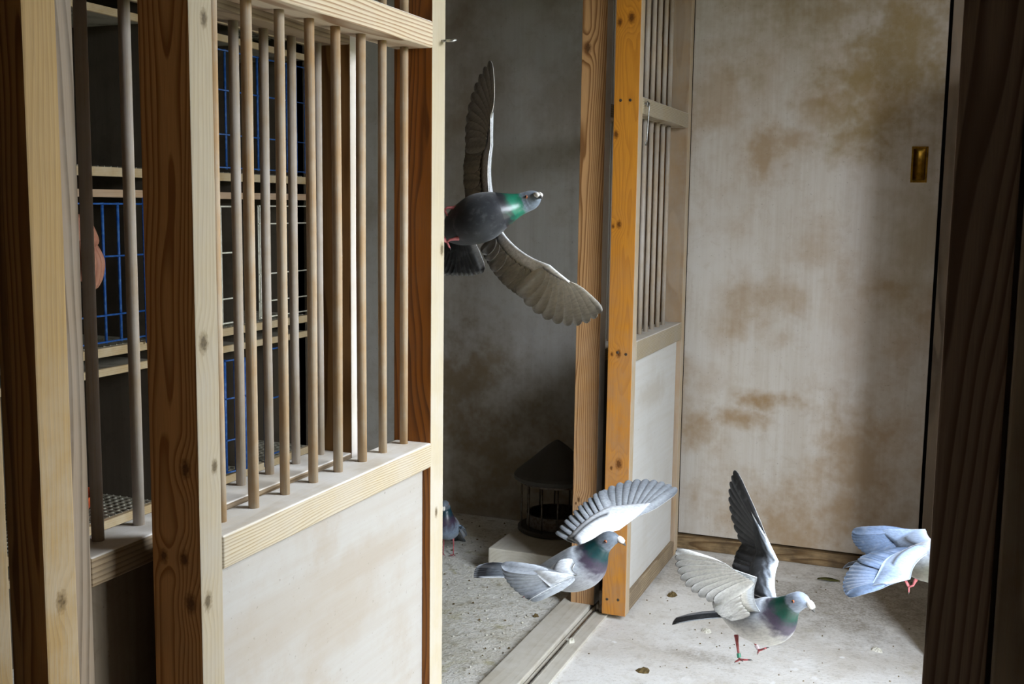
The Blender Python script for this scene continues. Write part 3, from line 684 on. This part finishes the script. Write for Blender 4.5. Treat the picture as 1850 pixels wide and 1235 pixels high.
def wing(root, loc_, s, w, P):
    """s = +1 left, -1 right.  w = world points wrist, tip, trailing at shoulder, trailing at wrist"""
    W_, T_, CI, CW = (loc_(q) for q in w)
    sh = Vector((.036, s*.030, .020)); ci = CI-sh; cw = CW-W_; tip = T_-W_
    H = W_ + tip*.36
    el = sh.lerp(W_, .5) + (ci.normalized()+cw.normalized())*.012
    nrm = (W_-sh).cross(ci)*s; nrm = (nrm.normalized() if nrm.length > 1e-6 else Vector((0, 0, 1)))
    if s > 0: pass
    nh = (tip.cross(cw)*s).normalized()
    if nh.dot(nrm) < -.3: nh = -nh
    def lead(t):
        if t < .6:
            u_ = t/.6; return sh*(1-u_)**2 + el*(2*u_*(1-u_)) + W_*u_*u_
        return W_.lerp(H, (t-.6)/.4)
    def chord(t):
        if t < .6: return ci.lerp(cw, t/.6)
        u_ = (t-.6)/.4; return cw.lerp(tip*.42+cw*.12, u_)
    NS, NC = 18, 8
    verts, cols, faces = [], [], []
    for lay in (1, 0):
        for i in range(NS+1):
            t = i/NS; Lp = lead(t); ch = chord(t)*(.60-.08*t); nn = nrm.lerp(nh, max(0, min(1, (t-.4)/.3))).normalized()
            th = P.get('th', .0085)*(1-.55*t)
            for j in range(NC+1):
                v = j/NC; h = th*(math.sqrt(v)*1.9*(1-v)**1.1+.08*(1-v)) + .0006
                bulge = .010*math.sin(math.pi*min(1, v*.9+.05))*(1-.5*t)
                p = Lp + ch*v + nn*((h if lay else -h*.55)+bulge)
                verts.append(p)
                sc = math.sin(v*26+math.sin(t*90)*1.6)
                if lay:
                    c = mixc(P['cov'], P['lead'], (1-v*4))
                    if P.get('checker') : c = mixc(c, P['bar'], .95*max(0, min(1, (sc*.8+(v-.10)*5.5)))) if v > .06 else P['lead']
                    elif .60 < v < .74 and t < .55: c = P['bar']
                else: c = P.get('uedge', P['lead']) if v < P.get('ue', .26) else mixc(P.get('uedge', P['lead']), P['under'], (v-P.get('ue', .26))*7)
                cols.append(c)
    st = (NS+1)*(NC+1)
    for lay in (0, 1):
        for i in range(NS):
            for j in range(NC):
                a = lay*st+i*(NC+1)+j; q = (a, a+1, a+NC+2, a+NC+1); faces.append(q if (lay == 0) == (s > 0) else q[::-1])
    rim = [i*(NC+1) for i in range(NS+1)] + [NS*(NC+1)+j for j in range(1, NC+1)] + [i*(NC+1)+NC for i in range(NS-1, -1, -1)] + [j for j in range(NC-1, 0, -1)]
    for a, b_ in zip(rim, rim[1:]+rim[:1]): faces.append((a, b_, b_+st, a+st))
    wo = cmesh('wing', verts, faces, cols, m_plume, root)
    def cf(i, prim):
        def g(t, sg, up_):
            tipc = mixc(P['fl'], P['fltip'], (t-.45)/.4) if prim else mixc(P['fl'], P['fltip'], (t-.72)/.1)
            if up_: return mixc(tipc, P['fltip'], .35 if sg*s < 0 else 0)
            return mixc(mixc(P['under'], P['fl'], .25+.3*t), P['fltip'], .55*max(0, (t-.75)/.25))
        return g
    NSx = 10
    for i in range(NSx):                                     # secondaries
        t = .6*(i+.5)/NSx; ch = chord(t); r0 = lead(t)+ch*.34; d = ch.normalized(); sp = (lead(t+.05)-lead(t)).normalized(); sp = (sp-d*sp.dot(d)).normalized()
        feather('flight_feather', wo, r0 - nrm*.001 + nrm*(.0009*(i % 3)), d, sp*s, nrm, ch.length*.68, .0150, cf(i, False), curve=-.0015)
    for i in range(10):                                      # primaries
        q = i/9; d0, d1 = cw.normalized(), tip.normalized(); an = d0.angle(d1, 0.0)
        d = (d0*math.sin((1-q)*an)+d1*math.sin(q*an)).normalized() if an > .01 else d1
        r0 = W_.lerp(H, q*.9); e_ = q**1.12
        L = cw.length*(1-e_) + tip.length*e_ - (r0-W_).length*q
        sp = nh.cross(d).normalized()
        if sp.dot(tip) < 0: sp = -sp
        feather('flight_feather', wo, r0 + d*.012 + nh*(.0008*(i-5)), d, sp, nh, L-.012, .0165-.0045*q, cf(i, True), curve=-.0012)

def leg(root, pts, fwd, ring=None):
    """pts: hip, ankle, foot (local); three toes forward, one back, dark claws"""
    hip, ank, foot = pts; fwd = fwd.normalized()
    dwn = (foot-ank).normalized(); sd = dwn.cross(fwd).normalized(); fwd = sd.cross(dwn).normalized()
    b = B(); tube(b, [hip, hip.lerp(ank, .5), ank, ank.lerp(foot, .5), foot], [.0050, .0032, .0026, .0022, .0024], 10)
    lg = obj('leg', b, m_skin, root, smooth=True, local=True)
    def toe(dr, L):
        dr = dr.normalized(); b = B()
        tube(b, [foot-dwn*.001, foot+dr*L*.4+dwn*.0005, foot+dr*L*.8+dwn*.002], [.0023, .0021, .0016], 8)
        t_ = obj('toe', b, m_skin, lg, smooth=True, local=True)
        b = B(); tube(b, [foot+dr*L*.78+dwn*.0018, foot+dr*L*.95+dwn*.0025, foot+dr*L*1.05+dwn*.005], [.0014, .0010, .0002], 6); obj('claw', b, m_beak, lg, smooth=True, local=True)
    for an in (-.55, 0, .55): toe(fwd*math.cos(an)+sd*math.sin(an), .026 if an else .030)
    toe(-fwd, .016)
    if ring:
        b = B(); m_ = ank.lerp(foot, .55); h = (foot-ank).normalized()*.0045
        tube(b, [m_-h, m_+h], .0042, 14); obj('leg_ring', b, ring, lg, smooth=False, local=True)

# 1  flying high through the opening, belly to the camera
pigeon('dark grey pigeon with a glossy green neck, flying highest with both wings spread wide', (-1.006, 2.318, 1.412), (.215, -.045, .082), (.33, .90, .12), FLY,
       [(-1, [(-.987, 2.359, 1.583), (-1.010, 2.405, 1.777), (-1.060, 2.408, 1.463), (-1.066, 2.418, 1.580)]),
        (1, [(-.80, 2.246, 1.321), (-.676, 2.241, 1.226), (-.992, 2.335, 1.345), (-.878, 2.280, 1.253)])],
       pal=dict(th=.013, lead=lin('#f4f6f8'), belly=lin('#2f3236'), back=lin('#3c4046'), breast=lin('#1f2126'), purple=lin('#1b1c25'), green=lin('#0f6b52'), under=lin('#cfc6b2'), uedge=lin('#ffffff'), ue=.5, fl=lin('#a3a19b'), fltip=lin('#4a4a4c'),  # pale coverts; their pure white paints window light along the leading edges
                tail=lin('#26282b'), band=lin('#17181a'), head=lin('#6f7a86'), cov=lin('#4b4e54')),
       head_roll=R(80), tail_spread=24, tail_dir=(-.05, .10, -.20), tail_side=(.93, .37, 0), tail_len=.075, tail_at=8, scale=1.14,
       legs=[((-1.042, 2.292, 1.440), (-1.058, 2.278, 1.440), (-1.066, 2.280, 1.434), (-1, .1, -.2)), ((-1.032, 2.284, 1.372), (-1.048, 2.270, 1.368), (-1.056, 2.272, 1.362), (-1, .1, -.2))])
# 2  low in the doorway
pigeon('pale grey pigeon with dark neck flying low in front of the orange door edge', (-.836, 2.538, .546), (.206, .004, .080), (-.05, -.12, 1), FLY,
       [(1, [(-.758, 2.708, .607), (-.65, 2.891, .691), (-.91, 2.647, .602), (-.827, 2.8, .693)]),
        (-1, [(-.775, 2.430, .572), (-.965, 2.404, .580), (-.914, 2.467, .540), (-.885, 2.382, .515)])],
       pal=dict(cov=lin('#d3d7dc'), fl=lin('#b9bfc7'), fltip=lin('#8a9098'), under=lin('#e2e4e6'), green=lin('#0e3a3c'), back=lin('#a9b0b8'), belly=lin('#9a9ca0')),
       legs=[((-.890, 2.515, .502), (-.912, 2.51, .480), (-.935, 2.512, .474), (-1, 0, -.2)), ((-.890, 2.555, .502), (-.905, 2.55, .478), (-.926, 2.55, .470), (-1, 0, -.2))], tail_dir=(-.2, 0, .012), tail_spread=9, scale=1.13)
# 3  nearest, over the bright floor
pigeon('nearest pigeon, dark chequered wing raised high, flying over the bright floor', (-.352, 2.444, .524), (.179, -.092, .052), (-.1, .0, 1), FLY,
       [(1, [(-.325, 2.556, .627), (-.45, 2.619, .819), (-.428, 2.548, .554), (-.431, 2.623, .634)]),
        (-1, [(-.338, 2.318, .662), (-.492, 2.203, .738), (-.404, 2.384, .547), (-.427, 2.298, .607)])],
       pal=dict(checker=1, cov=lin('#8d96a2'), lead=lin('#ccd4dd'), bar=lin('#121317'), fl=lin('#3a3b3f'), fltip=lin('#151619'), under=lin('#d9d6d0'), belly=lin('#b5b2ac'), back=lin('#9aa0a8'),
                tail=lin('#2a2c30'), green=lin('#0d4436'), head=lin('#8c97a8')),
       tail_dir=(-.19, .09, -.055), tail_spread=5, scale=1.08,
       legs=[((-.40, 2.445, .478), (-.392, 2.428, .450), (-.386, 2.420, .430), (.6, -.5, -.35), m_ring), ((-.385, 2.485, .478), (-.362, 2.472, .456), (-.350, 2.466, .440), (.6, -.5, -.35), m_ringp)])
# 4  half behind the dark post
pigeon('blue grey pigeon flying out behind the dark post, its head hidden', (-.005, 2.672, .640), (.154, -.10, .058), (0, 0, 1), FLY,
       [(1, [(-.01, 2.832, .668), (-.184, 2.849, .640), (-.086, 2.777, .612), (-.139, 2.798, .599)]),
        (-1, [(-.034, 2.512, .640), (-.165, 2.490, .592), (-.075, 2.668, .662), (-.152, 2.575, .655)])],
       pal=dict(cov=lin('#8fa1bc'), lead=lin('#b9c5d6'), fl=lin('#7f95b8'), fltip=lin('#3b4a5e'), under=lin('#a8a79c'), back=lin('#c3ccd8'), belly=lin('#777668'), rump=lin('#d8dde4')), tail_spread=9,
       tail_dir=(-.15, .10, -.05), legs=[((-.025, 2.64, .600), (-.030, 2.63, .588), (-.040, 2.632, .582), (-1, .6, -.1))])
# 5  standing in the far room
fl_ = (-1.858, 4.03)
f5 = Vector((.22, -1, 0)).normalized(); l5 = Vector((0, 0, 1)).cross(f5)
P5 = lambda x, y, z: tuple(Vector((fl_[0], fl_[1], .115)) + f5*x + l5*y + Vector((0, 0, z)))
pigeon('blue grey pigeon standing on the floor of the dim room, half hidden by the door', (fl_[0], fl_[1], .115), f5, (0, 0, 1), STAND,
       [(s, [P5(.030, s*.052, .022), P5(-.135, s*.030, -.045), P5(-.07, s*.030, .010), P5(-.035, s*.062, -.040)]) for s in (1, -1)],
       pal=dict(cov=lin('#7f95ac'), lead=lin('#9fb4c8'), fl=lin('#66778c'), fltip=lin('#2d3138'), breast=lin('#4b3d4d'), purple=lin('#3a2d40'), belly=lin('#7f8fa2'), green=lin('#1a3a44')),
       tail_dir=(-.2, .9, -.45), tail_spread=4,
       legs=[(P5(-.005, s*.020, -.040), P5(-.012, s*.021, -.068), P5(-.002, s*.022, -.1115), f5) for s in (1, -1)])

# ------------------------------------------------------------------ the keeper, only a hand of whom shows between the bars
def skinned(name, V, Es, root_i, mat, parent=None, sub=2):
    """grow one continuous surface round a skeleton: V = (position, radius x, radius y)"""
    me = bpy.data.meshes.new(name); me.from_pydata([v[0] for v in V], Es, []); me.update()
    o = bpy.data.objects.new(name, me); COL.objects.link(o)
    m = o.modifiers.new('skin', 'SKIN'); m.use_smooth_shade = True
    for i, v in enumerate(V):
        sv = me.skin_vertices[0].data[i]; sv.radius = (v[1], v[2] if len(v) > 2 else v[1]); sv.use_root = (i == root_i)
    o.modifiers.new('sub', 'SUBSURF').levels = sub; o.modifiers['sub'].render_levels = sub
    dg = bpy.context.evaluated_depsgraph_get(); dg.update()
    nm = bpy.data.meshes.new_from_object(o.evaluated_get(dg)); bpy.data.objects.remove(o)
    for p_ in nm.polygons: p_.use_smooth = True
    nm.materials.clear(); nm.materials.append(mat)
    q = bpy.data.objects.new(name, nm); COL.objects.link(q)
    if parent is not None:
        nm.transform(Matrix.Translation(-parent.location)); q.parent = parent
    return q
m_flesh = plain('skin', lin('#b07a60'), .55, 0, .35, dirt=lin('#98594a'), var=.5, scale=30)
m_jumper = plain('navy_jumper', lin('#2b3242'), .9, 0, .1, dirt=lin('#20252f'), var=.5, scale=60, bumps=.2)
m_trouser = plain('brown_trousers', lin('#4a4034'), .9, 0, .1, dirt=lin('#3b3329'), var=.5, scale=40)
m_boot = plain('black_boots', lin('#1d1a18'), .5, 0, .4)
m_hair = plain('grey_hair', lin('#8d8880'), .8, 0, .2, dirt=lin('#6d6860'), var=.6, scale=120)
PX, PY = -1.75, 1.27
fwd = Vector((-.55, .835, 0)); sid = fwd.cross(Vector((0, 0, 1)))         # sid points to the right hand
def PP(f_, r_, z): q = Vector((PX, PY, 0)) + fwd*f_ + sid*r_; return Vector((q.x, q.y, z))
person = thing('person', 'person behind the barred partition at the left, one bare hand showing between the bars', 'person', (PX, PY, 0))
elb, wri = Vector((-1.785, 1.535, 1.38)), Vector((-1.627, 1.738, 1.417)); hd = Vector((-1.606, 1.740, 1.369))
lelb, lwri, lhd = PP(.06, -.27, 1.10), PP(.22, -.20, .92), PP(.29, -.18, .87)
body_v = [(PP(0, 0, .95), .135, .105), (PP(.01, 0, 1.12), .130, .10), (PP(.0, 0, 1.30), .15, .105), (PP(-.01, 0, 1.44), .10, .075), (PP(.0, 0, 1.52), .055), (PP(.02, 0, 1.60), .072, .085), (PP(.025, 0, 1.68), .074, .09), (PP(.02, 0, 1.735), .045),
          (PP(0, .17, 1.42), .06), (elb, .042), (wri, .030), (PP(0, -.17, 1.42), .06), (lelb, .042), (lwri, .028), (lhd, .034, .020),
          (PP(0, .09, .86), .09), (PP(.02, .10, .50), .058), (PP(-.01, .10, .09), .042), (PP(.14, .10, .035), .035), (PP(0, -.09, .86), .09), (PP(.02, -.10, .50), .058), (PP(-.01, -.10, .09), .042), (PP(.14, -.10, .035), .035),
          (PP(.098, 0, 1.635), .014), (PP(.115, 0, 1.615), .013)]
body_e = [(0, 1), (1, 2), (2, 3), (3, 4), (4, 5), (5, 6), (6, 7), (3, 8), (8, 9), (9, 10), (3, 11), (11, 12), (12, 13), (13, 14), (0, 15), (15, 16), (16, 17), (17, 18), (0, 19), (19, 20), (20, 21), (21, 22), (5, 23), (23, 24)]
bod = skinned('body', body_v, body_e, 0, m_flesh, person)
# right hand hanging from the wrist: back of the hand to the right, fingers half curled
up_ = Vector((-.37, .92, -.10)).normalized(); ahead = Vector((.408, .038, -.912)); ahead = (ahead-up_*ahead.dot(up_)).normalized(); curl = up_.cross(ahead).normalized()
if curl.x > 0: curl = -curl
palm = skinned('palm', [(wri, .028), (wri.lerp(hd, .45), .032, .026), (hd, .040, .024), (hd+ahead*.022, .040, .019)], [(0, 1), (1, 2), (2, 3)], 0, m_flesh)
parts = [palm]
for k, (dz, L) in enumerate(((.034, .90), (.011, 1.0), (-.012, .95), (-.034, .78))):
    b0 = hd+up_*dz+ahead*.005; k1 = b0+(ahead*.046-curl*.003)*L+up_*dz*.08; k2 = k1+(ahead*.034+curl*.020)*L; k3 = k2+(ahead*.016+curl*.020)*L
    parts.append(skinned('finger', [(b0, .011), (k1, .0115), (k2, .0100), (k3, .0085)], [(0, 1), (1, 2), (2, 3)], 0, m_flesh, sub=1))
tb_ = wri.lerp(hd, .4)+up_*.022
parts.append(skinned('thumb', [(tb_, .014), (tb_-up_*.050+ahead*.022+curl*.016, .012), (tb_-up_*.052+ahead*.050+curl*.026, .010)], [(0, 1), (1, 2)], 0, m_flesh, sub=1))
bm_ = bmesh.new(); bm_.from_mesh(bod.data)
for q in parts:
    t_ = q.data.copy(); t_.transform(Matrix.Translation(-person.location)); bm_.from_mesh(t_); bpy.data.objects.remove(q)
bm_.to_mesh(bod.data); bm_.free()
for p_ in bod.data.polygons: p_.use_smooth = True
grow = lambda ids, g: [(body_v[i][0], body_v[i][1]+g, (body_v[i][2] if len(body_v[i]) > 2 else body_v[i][1])+g) for i in ids]
ids = [0, 1, 2, 3, 8, 9, 10, 11, 12, 13]; mp = {k: i for i, k in enumerate(ids)}
sw_v = grow(ids, .012); sw_v[mp[10]] = (wri.lerp(elb, .25), .040); sw_v[mp[13]] = (lwri.lerp(lelb, .1), .040)
skinned('jumper', sw_v, [(mp[a], mp[c]) for a, c in body_e if a in mp and c in mp], 0, m_jumper, person)
ids = [0, 15, 16, 17, 19, 20, 21]; mp = {k: i for i, k in enumerate(ids)}
skinned('trousers', grow(ids, .016), [(mp[a], mp[c]) for a, c in body_e if a in mp and c in mp], 0, m_trouser, person)
for a, c in ((17, 18), (21, 22)): skinned('boot', [(body_v[a][0], .058), (body_v[a][0]*.5+body_v[c][0]*.5-Vector((0, 0, .012)), .050), (body_v[c][0], .038)], [(0, 1), (1, 2)], 0, m_boot, person)
skinned('hair', [(PP(-.045, 0, 1.60), .055), (PP(-.035, 0, 1.70), .078), (PP(.015, 0, 1.745), .066), (PP(.055, 0, 1.748), .040)], [(0, 1), (1, 2), (2, 3)], 0, m_hair, person)
for s_ in (1, -1):
    b = B(); bmesh.ops.create_uvsphere(b, u_segments=12, v_segments=8, radius=.012); bmesh.ops.translate(b, verts=b.verts, vec=PP(.088, s_*.032, 1.66)); obj('eye', b, m_cere, person, smooth=True)
    b = B(); tube(b, [PP(.0, s_*.070, 1.665), PP(-.008, s_*.086, 1.65), PP(.0, s_*.074, 1.615)], [.010, .016, .009], 8); obj('ear', b, m_flesh, person, smooth=True)

# ------------------------------------------------------------------ litter on the floor
m_husk = plain('dry_litter', lin('#6d5c3c'), .9, 0, .1, dirt=lin('#3f3523'), var=.8, scale=90)
m_drop = plain('pale_droppings', lin('#d9d5c9'), .9, 0, .1, dirt=lin('#8f8a72'), var=.7, scale=120)
m_leaf = plain('dry_green_leaf', lin('#5b5a2e'), .8, 0, .2, dirt=lin('#3a3a1e'), var=.6, scale=80)
def clump(bm, x, y, r, h, seed):
    rn = random.Random(seed); n = 9; base, top = [], []
    for k in range(n):
        a = 2*math.pi*k/n; q = r*rn.uniform(.55, 1.2); base.append(bm.verts.new((x+q*math.cos(a), y+q*math.sin(a), .0)))
        top.append(bm.verts.new((x+q*.62*math.cos(a), y+q*.62*math.sin(a), h*rn.uniform(.5, 1.1))))
    c = bm.verts.new((x, y, h*1.05))
    for k in range(n):
        bm.faces.new((base[k], base[(k+1) % n], top[(k+1) % n], top[k])); bm.faces.new((top[k], top[(k+1) % n], c))
def litter(name, m, x, y, r, h, label, cat, seed):
    b = B(); clump(b, x, y, r, h, seed); o = obj(name, b, m, smooth=False); at_origin(o, (x, y, 0)); tag(o, label, cat); return o
litter('dropping', m_husk, -.886, 3.933, .020, .016, 'brown clump of droppings on the floor right of the orange door edge', 'dropping', 1)
litter('dropping', m_drop, -.700, 3.637, .018, .010, 'pale clump of droppings on the floor by the dark tail of the nearest pigeon', 'dropping', 2)
litter('dropping', m_husk, -.812, 3.238, .024, .010, 'dark dropping on the bright floor at the bottom edge of the picture', 'dropping', 3)
litter('dropping', m_drop, -.141, 3.70, .022, .012, 'white dropping on the floor beside the dark post', 'dropping', 4)
litter('dropping', m_drop, -1.092, 3.337, .020, .022, 'pale dropping stuck on the track board', 'dropping', 5)
litter('dropping', m_husk, -1.285, 3.534, .011, .010, 'black dropping beside the threshold board in the dim room', 'dropping', 6)
b = B(); LN = 8
for i in range(LN+1):
    t = i/LN; w_ = .018*math.sin(math.pi*min(1, t*.97+.02))**.8
    for k in (-1, 0, 1): b.verts.new((-.36+(t-.5)*.085, 4.338+k*w_+.01*t, .004+.003*abs(k)+.002*math.sin(t*5)))
b.verts.ensure_lookup_table()
for i in range(LN):
    for k in range(2): b.faces.new([b.verts[j] for j in (i*3+k, i*3+k+1, i*3+k+4, i*3+k+3)])
o = obj('leaf', b, m_leaf, smooth=True); at_origin(o, (-.36, 4.338, 0)); tag(o, 'dry greenish leaf on the floor near the sill of the end door', 'leaf')
md = o.modifiers.new('thick', 'SOLIDIFY'); md.thickness = .001
rn = random.Random(5)
b = B(); dark_faces = []
for i in range(420):                                        # dim room: pale grit and, here and there, a dark speck; none under the feed block
    x, y = rn.uniform(-2.15, -1.26), rn.uniform(2.6, 4.55)
    if x > -1.66 and y > 3.82: continue
    n0 = len(b.faces); clump(b, x, y, rn.uniform(.002, .0055), rn.uniform(.002, .005), i)
    if rn.random() < .3: dark_faces += range(n0, len(b.faces))
b.faces.ensure_lookup_table()
for k in dark_faces: b.faces[k].material_index = 1
o = obj('floor_grit', b, [m_drop, m_husk]); at_origin(o, (-1.7, 3.6, 0)); tag(o, 'scattered grit and droppings over the floor of the dim room', 'litter', kind='stuff')
b = B()
for i in range(120): clump(b, rn.uniform(-1.03, .0), rn.uniform(2.7, 4.45), rn.uniform(.0015, .004), rn.uniform(.0015, .0035), 1000+i)
o = obj('floor_grit', b, m_husk); at_origin(o, (-.5, 3.6, 0)); tag(o, 'scattered dark specks over the pale floor in front of the end door', 'litter', kind='stuff')
